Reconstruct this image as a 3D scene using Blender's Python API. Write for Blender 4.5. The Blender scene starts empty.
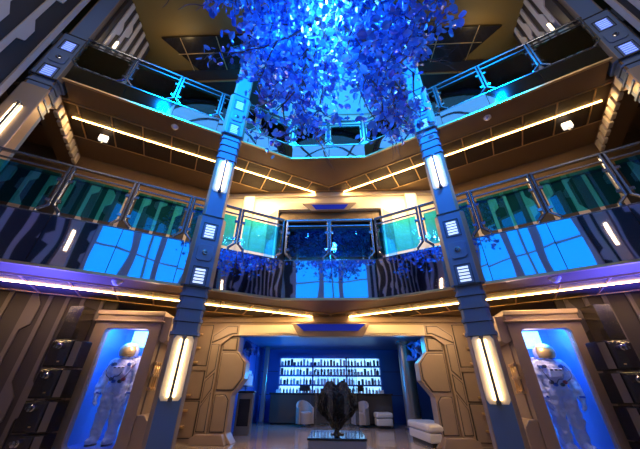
import bpy, bmesh, math, random
from mathutils import Vector, Matrix, noise
random.seed(7)
S = bpy.context.scene
COL = S.collection
PI = math.pi

# ------------------------------------------------------------------ measured layout (metres)
ANG = 0.5101                       # angle of the two balcony wings
CA, SA = math.cos(ANG), math.sin(ANG)
HW, YF = 1.11, 6.24                # half width and depth of the flat balcony front
Z1, Z2, ZC = 2.86, 7.157, 11.5     # undersides of the two balconies, ceiling
F1, F2 = 3.80, 7.66                # tops of the mirrored bands
YW = 8.05                          # back wall
WOFF = 2.95                        # wing wall behind the wing front

def WP(sg, t, off, z=0.0):
    """point on a wing: t along it from the corner, off back from its front"""
    return Vector((sg * (HW + CA * t + SA * off), YF - SA * t + CA * off, z))

# ------------------------------------------------------------------ materials
def mat(name, col, rough=.5, metal=0.0, emit=None, estr=0.0, bump=None, coat=0.0, var=None, spec=.5):
    m = bpy.data.materials.new(name); m.use_nodes = True
    nt = m.node_tree; b = nt.nodes['Principled BSDF']
    b.inputs['Base Color'].default_value = (*col, 1)
    b.inputs['Roughness'].default_value = rough
    b.inputs['Metallic'].default_value = metal
    b.inputs['Specular IOR Level'].default_value = spec
    b.inputs['Coat Weight'].default_value = coat
    if emit:
        b.inputs['Emission Color'].default_value = (*emit, 1)
        b.inputs['Emission Strength'].default_value = estr
    tc = nt.nodes.new('ShaderNodeTexCoord')
    if var:
        n = nt.nodes.new('ShaderNodeTexNoise'); n.inputs['Scale'].default_value = var[0]
        n.inputs['Detail'].default_value = 5
        nt.links.new(tc.outputs['Object'], n.inputs['Vector'])
        r = nt.nodes.new('ShaderNodeMix'); r.data_type = 'RGBA'
        r.inputs[6].default_value = (*[c * (1 - var[1]) for c in col], 1)
        r.inputs[7].default_value = (*[min(1, c * (1 + var[1])) for c in col], 1)
        nt.links.new(n.outputs['Fac'], r.inputs[0]); nt.links.new(r.outputs[2], b.inputs['Base Color'])
    if bump:
        n2 = nt.nodes.new('ShaderNodeTexNoise'); n2.inputs['Scale'].default_value = bump[0]
        n2.inputs['Detail'].default_value = bump[2] if len(bump) > 2 else 3
        nt.links.new(tc.outputs['Object'], n2.inputs['Vector'])
        bp = nt.nodes.new('ShaderNodeBump'); bp.inputs['Strength'].default_value = bump[1]
        bp.inputs['Distance'].default_value = .05
        nt.links.new(n2.outputs['Fac'], bp.inputs['Height']); nt.links.new(bp.outputs['Normal'], b.inputs['Normal'])
    return m

def glass_mat(name, tint, refl, rough=.01, gcol=(1, 1, 1)):
    m = bpy.data.materials.new(name); m.use_nodes = True
    nt = m.node_tree; nt.nodes.clear()
    o = nt.nodes.new('ShaderNodeOutputMaterial')
    t = nt.nodes.new('ShaderNodeBsdfTransparent'); t.inputs['Color'].default_value = (*tint, 1)
    g = nt.nodes.new('ShaderNodeBsdfGlossy'); g.inputs['Roughness'].default_value = rough
    g.inputs['Color'].default_value = (*gcol, 1)
    f = nt.nodes.new('ShaderNodeFresnel'); f.inputs['IOR'].default_value = 1.5
    a = nt.nodes.new('ShaderNodeMath'); a.operation = 'ADD'; a.inputs[1].default_value = refl; a.use_clamp = True
    nt.links.new(f.outputs[0], a.inputs[0])
    mx = nt.nodes.new('ShaderNodeMixShader')
    nt.links.new(a.outputs[0], mx.inputs[0]); nt.links.new(t.outputs[0], mx.inputs[1]); nt.links.new(g.outputs[0], mx.inputs[2])
    nt.links.new(mx.outputs[0], o.inputs[0])
    return m

def mesh_panel_mat():
    m = mat('perforated_bronze', (.05, .036, .025), .5, .3)
    nt = m.node_tree; b = nt.nodes['Principled BSDF']
    tc = nt.nodes.new('ShaderNodeTexCoord')
    w = nt.nodes.new('ShaderNodeTexWave'); w.inputs['Scale'].default_value = 9
    w.bands_direction = 'X'
    nt.links.new(tc.outputs['Object'], w.inputs['Vector'])
    r = nt.nodes.new('ShaderNodeMix'); r.data_type = 'RGBA'
    r.inputs[6].default_value = (.02, .013, .009, 1); r.inputs[7].default_value = (.085, .055, .035, 1)
    nt.links.new(w.outputs['Fac'], r.inputs[0]); nt.links.new(r.outputs[2], b.inputs['Base Color'])
    return m

def leaf_mat():
    m = bpy.data.materials.new('blue_leaf'); m.use_nodes = True
    nt = m.node_tree; nt.nodes.clear()
    o = nt.nodes.new('ShaderNodeOutputMaterial')
    geo = nt.nodes.new('ShaderNodeNewGeometry')
    ramp = nt.nodes.new('ShaderNodeValToRGB')
    ramp.color_ramp.elements[0].color = (.006, .035, .34, 1); ramp.color_ramp.elements[1].color = (.07, .36, 1.0, 1)
    nt.links.new(geo.outputs['Random Per Island'], ramp.inputs['Fac'])
    d = nt.nodes.new('ShaderNodeBsdfDiffuse'); t = nt.nodes.new('ShaderNodeBsdfTranslucent')
    g = nt.nodes.new('ShaderNodeBsdfGlossy'); g.inputs['Roughness'].default_value = .22
    g.inputs['Color'].default_value = (.75, .85, 1, 1)
    nt.links.new(ramp.outputs[0], d.inputs[0]); nt.links.new(ramp.outputs[0], t.inputs[0])
    m1 = nt.nodes.new('ShaderNodeMixShader'); m1.inputs[0].default_value = .5
    nt.links.new(d.outputs[0], m1.inputs[1]); nt.links.new(t.outputs[0], m1.inputs[2])
    m2 = nt.nodes.new('ShaderNodeMixShader'); m2.inputs[0].default_value = .16
    nt.links.new(m1.outputs[0], m2.inputs[1]); nt.links.new(g.outputs[0], m2.inputs[2])
    nt.links.new(m2.outputs[0], o.inputs[0])
    return m

M = dict(
    floor=mat('polished_floor', (.34, .27, .22), .16, 0, var=(1.5, .2), coat=.3),
    panel=mat('bronze_panel', (.36, .27, .21), .42, .35, var=(3, .08)),
    panel_in=mat('bronze_inset', (.33, .25, .19), .45, .35, var=(4, .08)),
    cream=mat('cream_panel', (.72, .62, .47), .5, .05, var=(2, .05)),
    column=mat('column_paint', (.12, .19, .34), .45, .15, var=(2, .06)),
    groove=mat('dark_groove', (.03, .03, .035), .6),
    soffit=mat('soffit_bronze', (.20, .125, .062), .45, .25, var=(2, .08)),
    mesh=mesh_panel_mat(),
    gold=mat('gold_trim', (.75, .52, .26), .32, .8),
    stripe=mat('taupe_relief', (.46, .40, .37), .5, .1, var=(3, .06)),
    stripe_shaded=mat('shaded_taupe_relief', (.10, .083, .083), .5, .1, var=(3, .06)),  # shaded copy of the stripe colour; dimness of the lower walls painted in
    dark=mat('dark_wall', (.028, .021, .021), .55, .1, var=(2, .15)),
    black=mat('black_lacquer', (.012, .010, .012), .25, 0, coat=.4),
    smoke=mat('smoke_grey_panel', (.03, .026, .03), .18, .2, coat=.6),
    mirror=mat('mirror_panel', (.66, .68, .78), .03, 1.0, bump=(1.1, .22, 0)),
    chrome=mat('brushed_chrome', (.50, .53, .57), .18, 1.0),
    steel=mat('dark_steel', (.28, .29, .32), .25, .9),
    glass=glass_mat('teal_glass', (.20, .82, .95), .05),
    clear=glass_mat('clear_glass', (.94, .97, 1.0), .02),
    olive=mat('olive_ceiling', (.16, .105, .025), .6, 0, var=(1, .06)),
    led=mat('warm_led', (1, .8, .5), .5, 0, (1, .55, .15), 30),
    tube=mat('lamp_tube', (1, .9, .7), .5, 0, (1, .72, .38), 14),
    ventlit=mat('lit_vent', (.8, .85, 1), .5, 0, (.62, .76, 1), 1.1),
    ventblue=mat('lit_blue_vent', (.5, .6, 1), .5, 0, (.16, .28, 1), 1.2),
    sign=mat('blue_sign', (.01, .02, .3), .25, 0, (.002, .012, .24), .9),
    sky=mat('lit_skylight', (.5, .8, 1), .5, 0, (.10, .50, 1.0), .85),
    bwin=mat('lit_blue_window', (.1, .4, 1), .3, 0, (.0, .34, 1.0), 1.25),
    leaf=leaf_mat(),
    bark=mat('dark_branch', (.012, .014, .03), .5),
    bulb=mat('tree_bulb', (.6, .85, 1), .5, 0, (.42, .74, 1), 10),
    suit=mat('suit_fabric', (.86, .80, .78), .7, 0, bump=(14, .35, 4)),
    suitgrey=mat('suit_hardware', (.10, .10, .12), .35, .5),
    suitblue=mat('suit_blue', (.05, .12, .42), .4),
    suitred=mat('suit_red', (.5, .05, .04), .4),
    visor=mat('gold_visor', (.80, .46, .12), .28, .55),
    casein=mat('case_lining', (.10, .30, .75), .6),
    caselit=mat('case_light', (.6, .8, 1), .5, 0, (.25, .62, 1), 2.6),
    blue=mat('blue_wall', (.025, .11, .45), .4, .1, var=(2, .1)),
    bluec=mat('blue_ceiling', (.10, .17, .35), .35),
    shelf=mat('shelf_white', (.7, .78, .9), .5),
    shelflit=mat('shelf_backlight', (.6, .8, 1), .5, 0, (.30, .66, 1), 1.9),
    bottle=mat('white_bottle', (.62, .66, .72), .4),
    bottled=mat('dark_bottle', (.03, .04, .07), .3),
    counter=mat('glossy_counter', (.10, .085, .075), .08, .55, coat=.5),
    beige=mat('beige_fabric', (.30, .26, .23), .6),
    white=mat('white_leather', (.62, .60, .58), .4),
    fixlit=mat('lit_fixture', (.9, .9, .9), .4, 0, (1, .96, .9), 1.1),
    whitep=mat('white_plastic', (.8, .8, .8), .4),
    plinth=mat('plinth_grey', (.34, .32, .33), .35, .1),
    rock=mat('meteorite', (.010, .011, .018), .35, .3, bump=(9, .9, 6), spec=.7),
    greypil=mat('brushed_pillar', (.32, .30, .28), .3, .7),
)

# ------------------------------------------------------------------ mesh builder
class MB:
    def __init__(s): s.v = []; s.f = []; s.smooth = False
    def add(s, vs, fs):
        n = len(s.v); s.v += [Vector(v) for v in vs]; s.f += [tuple(i + n for i in f) for f in fs]; return s
    def box(s, x0, x1, y0, y1, z0, z1, T=None):
        vs = [Vector((x, y, z)) for z in (z0, z1) for y in (y0, y1) for x in (x0, x1)]
        if T: vs = [T @ v for v in vs]
        return s.add(vs, [(0, 2, 3, 1), (4, 5, 7, 6), (0, 1, 5, 4), (1, 3, 7, 5), (3, 2, 6, 7), (2, 0, 4, 6)])
    def prism(s, poly, a, b, axis='y', T=None):
        """polygon extruded: axis y -> poly in (x,z); axis z -> poly in (x,y); axis x -> (y,z)"""
        def mk(p, k):
            if axis == 'y': return Vector((p[0], k, p[1]))
            if axis == 'z': return Vector((p[0], p[1], k))
            return Vector((k, p[0], p[1]))
        n = len(poly); vs = [mk(p, a) for p in poly] + [mk(p, b) for p in poly]
        if T: vs = [T @ v for v in vs]
        fs = [tuple(range(n)), tuple(range(2 * n - 1, n - 1, -1))]
        fs += [(i, i + n, (i + 1) % n + n, (i + 1) % n) for i in range(n)]
        return s.add(vs, fs)
    def tube(s, pts, r, seg=8, cap=True):
        pts = [Vector(p) for p in pts]; rs = r if isinstance(r, (list, tuple)) else [r] * len(pts)
        vs = []; fs = []
        for i, p in enumerate(pts):
            d = (pts[min(i + 1, len(pts) - 1)] - pts[max(i - 1, 0)]).normalized()
            u = d.orthogonal().normalized() if i == 0 else (pu - d * pu.dot(d)).normalized()
            pu = u; w = d.cross(u)
            for k in range(seg):
                a = 2 * PI * k / seg; vs.append(p + (u * math.cos(a) + w * math.sin(a)) * rs[i])
        for i in range(len(pts) - 1):
            for k in range(seg):
                k2 = (k + 1) % seg; fs.append((i * seg + k, i * seg + k2, (i + 1) * seg + k2, (i + 1) * seg + k))
        if cap: fs += [tuple(range(seg - 1, -1, -1)), tuple(range((len(pts) - 1) * seg, len(pts) * seg))]
        return s.add(vs, fs)
    def lathe(s, prof, seg=16, c=(0, 0, 0), T=None):
        vs = []; fs = []; c = Vector(c)
        for r, z in prof:
            for k in range(seg):
                a = 2 * PI * k / seg; vs.append(c + Vector((r * math.cos(a), r * math.sin(a), z)))
        if T: vs = [T @ v for v in vs]
        for i in range(len(prof) - 1):
            for k in range(seg):
                k2 = (k + 1) % seg; fs.append((i * seg + k, i * seg + k2, (i + 1) * seg + k2, (i + 1) * seg + k))
        fs += [tuple(range(seg - 1, -1, -1)), tuple(range((len(prof) - 1) * seg, len(prof) * seg))]
        return s.add(vs, fs)
    def ball(s, c, r, seg=16, rings=10, T=None):
        r = r if isinstance(r, (list, tuple)) else (r, r, r); c = Vector(c)
        vs = []; fs = []
        for i in range(rings + 1):
            th = PI * i / rings
            for k in range(seg):
                a = 2 * PI * k / seg
                vs.append(c + Vector((r[0] * math.sin(th) * math.cos(a), r[1] * math.sin(th) * math.sin(a), -r[2] * math.cos(th))))
        if T: vs = [T @ v for v in vs]
        for i in range(rings):
            for k in range(seg):
                k2 = (k + 1) % seg; fs.append((i * seg + k, i * seg + k2, (i + 1) * seg + k2, (i + 1) * seg + k))
        return s.add(vs, fs)
    def build(s, name, m, parent=None, smooth=False, bevel=0.0, fix=True):
        me = bpy.data.meshes.new(name)
        me.from_pydata([tuple(v) for v in s.v], [], s.f)
        if fix:
            bm = bmesh.new(); bm.from_mesh(me)
            bmesh.ops.remove_doubles(bm, verts=bm.verts, dist=1e-6)
            bmesh.ops.recalc_face_normals(bm, faces=bm.faces); bm.to_mesh(me); bm.free()
        me.materials.append(m)
        if smooth:
            for p in me.polygons: p.use_smooth = True
        o = bpy.data.objects.new(name, me); COL.objects.link(o)
        if parent: o.parent = parent
        if bevel:
            b = o.modifiers.new('bevel', 'BEVEL'); b.width = bevel; b.segments = 2; b.limit_method = 'ANGLE'
        return o

def tag(o, label=None, cat=None, group=None, kind=None):
    if label: o['label'] = label
    if cat: o['category'] = cat
    if group: o['group'] = group
    if kind: o['kind'] = kind
    return o
def thing(name, label, cat, loc=(0, 0, 0), rz=0.0, group=None):
    o = bpy.data.objects.new(name, None); COL.objects.link(o)
    o.location = loc; o.rotation_euler = (0, 0, rz); o.empty_display_size = .2
    return tag(o, label, cat, group)
def struct(o): o['kind'] = 'structure'; return o
def sempty(name, loc=(0, 0, 0), rz=0.0):
    o = bpy.data.objects.new(name, None); COL.objects.link(o); o.location = loc; o.rotation_euler = (0, 0, rz)
    o.empty_display_size = .2
    return struct(o)
KIDS = {}
def kids(o): return [c for c in COL.objects if c.parent == o]
def dup(src, label, loc, rz, group=None, sx=1):
    r = src.copy(); COL.objects.link(r); r.location = loc; r.rotation_euler = (0, 0, rz); r['label'] = label
    if group: r['group'] = group
    if sx == -1: r.scale = (-1, 1, 1)
    def rec(a, b):
        for ch in kids(a):
            if ch == b: continue
            c = ch.copy(); COL.objects.link(c); c.parent = b; rec(ch, c)
    ks = kids(src)
    for ch in ks:
        c = ch.copy(); COL.objects.link(c); c.parent = r
        for g in kids(ch):
            d = g.copy(); COL.objects.link(d); d.parent = c
    return r
SIDE = {-1: 'left', 1: 'right'}

def clip(poly, f):
    out = []
    for i in range(len(poly)):
        a, b = poly[i], poly[(i + 1) % len(poly)]; fa, fb = f(a), f(b)
        if fa >= 0: out.append(a)
        if (fa >= 0) != (fb >= 0):
            k = fa / (fa - fb); out.append((a[0] + (b[0] - a[0]) * k, a[1] + (b[1] - a[1]) * k))
    return out

# stripe relief: vertical bars with jogs, in local (x, z), on a face at y=0 pointing to -y
def stripes(width, z0, z1, seed, step=.46, bar=.085, thick=.035, jog=.20):
    rnd = random.Random(seed); mb = MB()
    x = step * .5
    while x < width - jog:
        zs = [z0]; k = rnd.uniform(.2, .9); z = z0 + k
        L = [(x, z0)]; R = [(x + bar, z0)]
        while z < z1 - .7:
            h = rnd.uniform(.35, .55)
            if rnd.random() < .75:
                L += [(x, z), (x, z + h + .24)]
                R += [(x + bar, z), (x + bar + jog * .7, z + .12), (x + bar + jog * .7, z + h), (x + bar, z + h + .24)]
            z += h + rnd.uniform(.7, 1.5)
        L.append((x, z1)); R.append((x + bar, z1))
        # split polygon into quads strips: use one ngon
        mb.prism(L + R[::-1], -thick, 0.0, 'y')
        x += step + rnd.uniform(-.05, .06)
    return mb

def wall_frame(name, a, b, z0, z1, m, thick=.15):
    """straight wall whose visible face runs from plan point a to b (left to right seen from the atrium)"""
    a = Vector((a[0], a[1])); b = Vector((b[0], b[1])); d = b - a
    e = sempty(name, (a.x, a.y, 0), math.atan2(d.y, d.x))
    MB().box(0, d.length, 0, thick, z0, z1).build('wall_panel', m, e)
    return e, d.length

# ------------------------------------------------------------------ shell
struct(MB().box(-9, 9, -4.6, 14, -.12, 0).build('floor', M['floor']))
struct(MB().box(-9, 9, -4.6, 9.2, ZC, ZC + .15).build('ceiling', M['olive']))
# round lit skylight above the hanging tree
sk = sempty('window_1', (0, .3, ZC))
mb = MB(); mb.lathe([(3.0, -.05), (3.0, -.01)], 56); mb.build('lit_pane', M['sky'], sk)
mb = MB()
for k in range(56):
    a, b = 2 * PI * k / 56, 2 * PI * (k + 1) / 56
    mb.prism([(3.2 * math.cos(a), 3.2 * math.sin(a)), (3.35 * math.cos(a), 3.35 * math.sin(a)),
              (3.35 * math.cos(b), 3.35 * math.sin(b)), (3.2 * math.cos(b), 3.2 * math.sin(b))], -.16, 0, 'z')
mb.build('ring_frame', M['steel'], sk)
mb = MB()
for r in (1.0, 2.1):
    pts = [(r * math.cos(2 * PI * k / 40), r * math.sin(2 * PI * k / 40), -.08) for k in range(41)]
    mb.tube(pts, .05, 6)
for k in range(6):
    a = PI * k / 3; mb.tube([(.9 * math.cos(a), .9 * math.sin(a), -.08), (3.2 * math.cos(a), 3.2 * math.sin(a), -.08)], .05, 6)
mb.build('mullion', M['steel'], sk)

# dark grid panels and trims of the upper ceiling
dk = sempty('trim_1', (0, 0, 0))
MB().prism([(-5.65, 4.74), (5.75, 4.8), (4.85, 5.93), (-4.8, 5.9)], ZC - .10, ZC - .02, 'z').build('ceiling_grid', M['black'], dk)
MB().prism([(-8.5, 5.93), (8.5, 5.93), (8.5, 8.6), (-8.5, 8.6)], ZC - .06, ZC, 'z').build('ceiling_panel', M['dark'], dk)
MB().prism([(-2.5, 4.3), (2.5, 4.3), (2.5, 8.0), (-2.5, 8.0)], ZC - .14, ZC - .10, 'z').build('added_pale_panel', M['shelf'], dk)  # added panel that catches cyan light behind the tree
mb = MB()
for k in range(9):
    x = -5 + k * 1.25; mb.box(x - .012, x + .012, 4.76, 5.9, ZC - .115, ZC - .10)
mb.box(-5.3, 5.3, 5.28, 5.30, ZC - .115, ZC - .10)
mb.box(-5.6, 5.6, 6.32, 6.36, ZC - .12, ZC - .06)
mb.build('grid_line', M['gold'], dk)

# ------------------------------------------------------------------ balconies
def balcony(zb, zt, name, nm):
    te, oe = (5.6, .62) if zb > 4 else (8, .08)
    poly = [WP(-1, 8, oe), WP(-1, te - .01, oe), WP(-1, te - .02, .08), WP(-1, 0, .08), WP(1, 0, .08), WP(1, te - .02, .08), WP(1, te - .01, oe), WP(1, 8, oe), WP(1, 8, 3.25), (4.2, 8.35), (-4.2, 8.35), WP(-1, 8, 3.25)]
    root = sempty(name)
    MB().prism([(q[0], q[1]) for q in poly], zb, zt, 'z').build('slab', M['soffit'], root)
    tr = MB()
    for sg in (-1, 1):
        rz = -sg * ANG
        bays = []
        t = -1.75
        while t < 6.2:
            a, b = t + .02, t + .72 - .02
            pl = [(q.x, q.y) for q in (WP(sg, a, .74), WP(sg, b, .74), WP(sg, b, 1.92), WP(sg, a, 1.92))]
            pl = clip(pl, lambda p: sg * p[0] - .03); 
            if len(pl) >= 3: pl = clip(pl, lambda p: 7.84 - p[1])
            if len(pl) >= 3:
                o = MB().prism(pl, zb - .014, zb, 'z').build('soffit_panel', M['mesh'], root)
            # cross trim between the bays
            q = [(v.x, v.y) for v in (WP(sg, t - .012, .72), WP(sg, t + .012, .72), WP(sg, t + .012, 1.94), WP(sg, t - .012, 1.94))]
            q = clip(q, lambda p: sg * p[0] - .01)
            if len(q) >= 3: q = clip(q, lambda p: 7.86 - p[1])
            if len(q) >= 3: tr.prism(q, zb - .03, zb, 'z')
            t += .72
        for o0 in (.715, 1.935):
            q = [(v.x, v.y) for v in (WP(sg, -2.6, o0 - .012), WP(sg, 6.2, o0 - .012), WP(sg, 6.2, o0 + .012), WP(sg, -2.6, o0 + .012))]
            q = clip(q, lambda p: sg * p[0] - .0)
            if len(q) >= 3: q = clip(q, lambda p: 7.86 - p[1])
            if len(q) >= 3: tr.prism(q, zb - .03, zb, 'z')
        # lip under the mirrored band
        tl = min(te, 7)
        q = [(v.x, v.y) for v in (WP(sg, 0, .0), WP(sg, tl, .0), WP(sg, tl, .06), WP(sg, 0, .06))]
        tr.prism(q, zb - .03, zb + .015, 'z')
    tr.box(-HW, HW, YF, YF + .06, zb - .03, zb + .015)
    tr.build('trim', M['gold'], root)
    # cornice along the back wall
    MB().box(-3.9, 3.9, 7.98, 8.06, zb - .17, zb).build('cornice', M['cream'] if zb > 4 else M['panel'], root, bevel=.015)
    return root
balcony(Z1, F1 - .02, 'trim_2', 0)
balcony(Z2, F2 - .02, 'trim_3', 1)

# LED lines
leds = []
for zb, lev in ((Z1, 'lower'), (Z2, 'upper')):
    for sg in (-1, 1):
        L = 6.1 if lev == 'upper' else 7.2
        t0, t1 = -1.35, (5.62 if lev == 'upper' else 7.0)
        c = WP(sg, (t0 + t1) / 2, 1.20, zb)
        e = thing('led_strip', f'warm glowing LED line under the {lev} balcony, {SIDE[sg]} of the entrance', 'light strip', c, -sg * ANG, 'LED lines under the balconies')
        h = (t1 - t0) / 2
        MB().box(-h, h, -.022, .022, -.016, -.001).build('channel', M['gold'], e)
        leds.append((c - Vector((0, 0, .05)), -sg * ANG, 2 * h))
        MB().prism([(-.015, -.016), (.015, -.016), (.010, -.038), (-.010, -.038)], -h, h, 'x').build('diffuser', M['led'], e)

# mirrored panels
first = {}
def mirror_panel(w, zb, zt, key):
    e = thing('mirror_panel', 'x', 'mirror panel', (0, 0, 0), 0)
    MB().box(-w / 2 + .006, w / 2 - .006, 0, .06, zb + .018, zt).build('mirror_face', M['mirror'], e)
    MB().box(-w / 2 + .006, w / 2 - .006, -.008, .06, zt, zt + .02).build('top_edge', M['steel'], e)
    return e
ORD = ['nearest the middle', 'second from the middle', 'third from the middle', 'fourth from the middle', 'fifth from the middle', 'outermost']
for zb, zt, lev in ((Z1, F1 - .02, 'lower'), (Z2, F2 - .02, 'upper')):
    W = 1.115; proto = None
    for sg in (-1, 1):
        for k in range(6 if lev == 'lower' else 5):
            c = WP(sg, W * (k + .5), 0)
            lab = f'mirrored band panel of the {lev} balcony, {SIDE[sg]} wing, {ORD[k]}'
            if proto is None:
                proto = mirror_panel(W, zb, zt, lev); o = proto; o['label'] = lab; o.location = c; o.rotation_euler = (0, 0, -sg * ANG)
            else: o = dup(proto, lab, c, -sg * ANG)
            o['group'] = f'mirrored panels of the {lev} balcony'
    o = mirror_panel(2 * HW, zb, zt, lev); o.location = (0, YF, 0)
    o['label'] = f'wide flat mirrored panel at the centre of the {lev} balcony front'; o['group'] = f'mirrored panels of the {lev} balcony'

# glass railings
def railing(w):
    e = thing('glass_railing', 'x', 'railing')
    H = 1.13; hw = w / 2 - .035
    fr = MB(); r = .026
    def sq(pts, r=r): fr.tube(pts, r, 4)
    # two posts whose feet step inward, a top rail
    for sx in (-1, 1):
        q = MB().tube([(sx * (hw - .13), .05, .02), (sx * (hw - .13), .05, .07), (sx * hw, .05, .2), (sx * hw, .05, H)], .03, 6).build('post', M['steel'], e)
    MB().box(-hw - .03, hw + .03, .015, .085, H - .02, H + .03).build('top_rail', M['steel'], e, bevel=.008)
    MB().box(-hw, hw, .035, .065, H - .17, H - .14).build('mid_rail', M['steel'], e)
    g = [(-hw + .06, .20), (-hw + .16, .09), (hw - .16, .09), (hw - .06, .20), (hw - .06, H - .22), (-hw + .06, H - .22)]
    MB().prism(g, .045, .055, 'y').build('glass_pane', M['glass'], e)
    for sx in (-1, 1):
        for z in (.30, H - .36):
            MB().box(sx * (hw - .04) - .045, sx * (hw - .04) + .045, .03, .07, z - .03, z + .03).build('clamp', M['chrome'], e)
    return e
proto = None
for z, lev in ((F1, 'middle'), (F2, 'upper')):
    for sg in (-1, 1):
        for k in range(5 if lev == 'middle' else 5):
            c = WP(sg, .03 + 1.135 * (k + .5), 0, z)
            lab = f'teal glass railing panel on the {lev} balcony, {SIDE[sg]} wing, {ORD[k] if k < 4 else "outermost"}'
            if proto is None:
                proto = railing(1.135); o = proto; o.location = c; o.rotation_euler = (0, 0, -sg * ANG); o['label'] = lab
            else: o = dup(proto, lab, c, -sg * ANG)
            o['group'] = f'glass railings of the {lev} balcony'
    for sx, nm in ((-1, 'left'), (1, 'right')):
        o = dup(proto, f'{nm} one of the two central glass railing panels on the {lev} balcony', (sx * .56, YF, z), 0)
        o['group'] = f'glass railings of the {lev} balcony'

# ------------------------------------------------------------------ columns
def column_proto():
    e = thing('column', 'x', 'column')
    w, d, ch = .235, .17, .05
    def prof(w, d, ch): return [(-w, d), (w, d), (w, -d + ch), (w - ch, -d), (-w + ch, -d), (-w, -d + ch)]
    MB().prism(prof(w, d, ch), 0, ZC, 'z').build('shaft', M['column'], e)
    for sx in (-1, 1):
        eg = MB()
        def strip(w, d, ch, a, b): eg.prism([(sx * (w + .004), -d + ch + .02), (sx * (w + .004), -d + ch), (sx * (w - ch + .002), -d - .004), (sx * (w - ch - .012), -d - .004), (sx * (w - ch - .004), -d + .02)], a, b, 'z')
        strip(w, d, ch, 0, 1.93); strip(w, d, ch, 4.5, 6.2); strip(w, d, ch, 8.85, ZC)
        strip(.30, d + .04, .07, 2.87, 4.43); strip(.30, d + .04, .07, 7.17, 8.77)
        eg.build('edge_trim', M['panel'], e)
    for z0, z1 in ((2.84, 4.46), (7.14, 8.80)):
        # wider block that carries the vents
        b = MB(); wb = .30
        b.prism(prof(wb, d + .04, .07), z0, z1, 'z')
        blk = b.build('vent_block', M['column'], e, bevel=.02)
        lp = MB(); lp.box(-.24, .24, -.225, -.20, z0 - .02, z0 + .01); lp.box(-.24, .24, -.225, -.2, z1 - .01, z1 + .015)
        lp.build('seam', M['groove'], blk)
        zv1, zv2 = (3.05, 4.07) if z0 < 5 else (7.34, 8.36)
        for zv in (zv1, zv2):
            f = MB()
            for x0, x1, a, c in ((-.15, -.138, -.2, .2), (.138, .15, -.2, .2)): f.box(x0, x1, -.222, -.2, zv + a, zv + c)
            for a in (-.2, .188): f.box(-.15, .15, -.222, -.2, zv + a, zv + a + .012)
            vf = f.build('vent', M['groove'], e)
            s_ = MB()
            for k in range(5):
                zz = zv - .13 + k * .065
                s_.prism([(-.095, zz - .018), (.095, zz - .018), (.095, zz + .018), (-.095, zz + .018)], -.222, -.205, 'y')
            s_.build('slat', M['ventlit'] if z0 < 5 else M['ventblue'], vf)
        zm = (zv1 + zv2) / 2
        hp = MB(); a = .16; c = .05
        hp.prism([(-a + c, zm - a * 1.15), (a - c, zm - a * 1.15), (a, zm - a * 1.15 + c), (a, zm + a * 1.15 - c), (a - c, zm + a * 1.15), (-a + c, zm + a * 1.15), (-a, zm + a * 1.15 - c), (-a, zm - a * 1.15 + c)], -.235, -.2, 'y')
        hpo = hp.build('hatch', M['column'], e, bevel=.012)
        R = Matrix.Translation((0, -.235, zm)) @ Matrix.Rotation(PI / 2, 4, 'X')
        dl = MB(); dl.lathe([(.055, 0), (.055, .02), (.04, .025), (.03, .012), (.012, .012), (.012, .03)], 16, T=R)
        dl.build('dial', M['steel'], hpo)
        for k in range(4):
            zz = z0 - .17 - k * .235
            rb = MB(); rb.prism(prof(w + .022, d + .022, ch), zz - .028, zz + .028, 'z')
            ro = rb.build('rib', M['column'], e)
            MB().prism(prof(w + .006, d + .006, ch), zz - .042, zz - .028, 'z').build('seam', M['groove'], ro)
    return e
COLS = []
colp = column_proto()
cspec = [(-1, 2.717, 5.439, 'tall grey futuristic column just left of the entrance'),
         (1, 2.717, 5.439, 'tall grey futuristic column just right of the entrance'),
         (-1, 6.467, 3.627, 'grey column at the far left end of the balcony beside the striped wall'),
         (1, 6.467, 3.627, 'grey column at the far right end of the balcony beside the striped wall')]
for i, (sg, x, y, lab) in enumerate(cspec):
    if i == 0: o = colp; o['label'] = lab; o.location = (sg * x, y, 0); o.rotation_euler = (0, 0, -sg * ANG)
    else: o = dup(colp, lab, (sg * x, y, 0), -sg * ANG)
    o['group'] = 'columns of the balconies'

def lamp_proto():
    e = thing('wall_lamp', 'x', 'wall lamp')
    b = MB()
    b.box(-.022, .022, -.085, -.05, 0, 1.0)
    bo = b.build('spine', M['steel'], e, bevel=.006)
    MB().prism([(-.17, .06), (-.13, .0), (.13, .0), (.17, .06), (.17, .94), (.13, 1.0), (-.13, 1.0), (-.17, .94)], -.012, 0, 'y').build('reflector_plate', M['cream'], e)
    for z in (.02, .98):
        c = MB(); c.box(-.035, .035, -.10, 0, z - .03, z + .03); c.build('bracket', M['steel'], e, bevel=.006)
    for sx in (-1, 1):
        MB().tube([(sx * .05, -.04, .06), (sx * .05, -.04, .94)], .014, 10).build('tube', M['tube'], e, smooth=True)
    return e
lp = None
for sg in (-1, 1):
    for x, y, z, w in ((2.717, 5.439, .92, 'lower'), (2.717, 5.439, 5.17, 'upper'), (6.467, 3.627, 5.17, 'outer')):
        n = Vector((sg * SA, CA, 0))
        loc = Vector((sg * x, y, z)) - n * .17
        lab = {'lower': f'lower twin-tube warm lamp on the column {SIDE[sg]} of the entrance',
               'upper': f'upper twin-tube warm lamp under the top balcony on the column {SIDE[sg]} of the entrance',
               'outer': f'twin-tube warm lamp on the outermost {SIDE[sg]} column'}[w]
        if lp is None: lp = lamp_proto(); o = lp; o['label'] = lab; o.location = loc; o.rotation_euler = (0, 0, -sg * ANG)
        else: o = dup(lp, lab, loc, -sg * ANG)
        o['group'] = 'twin-tube lamps on the columns'

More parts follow.
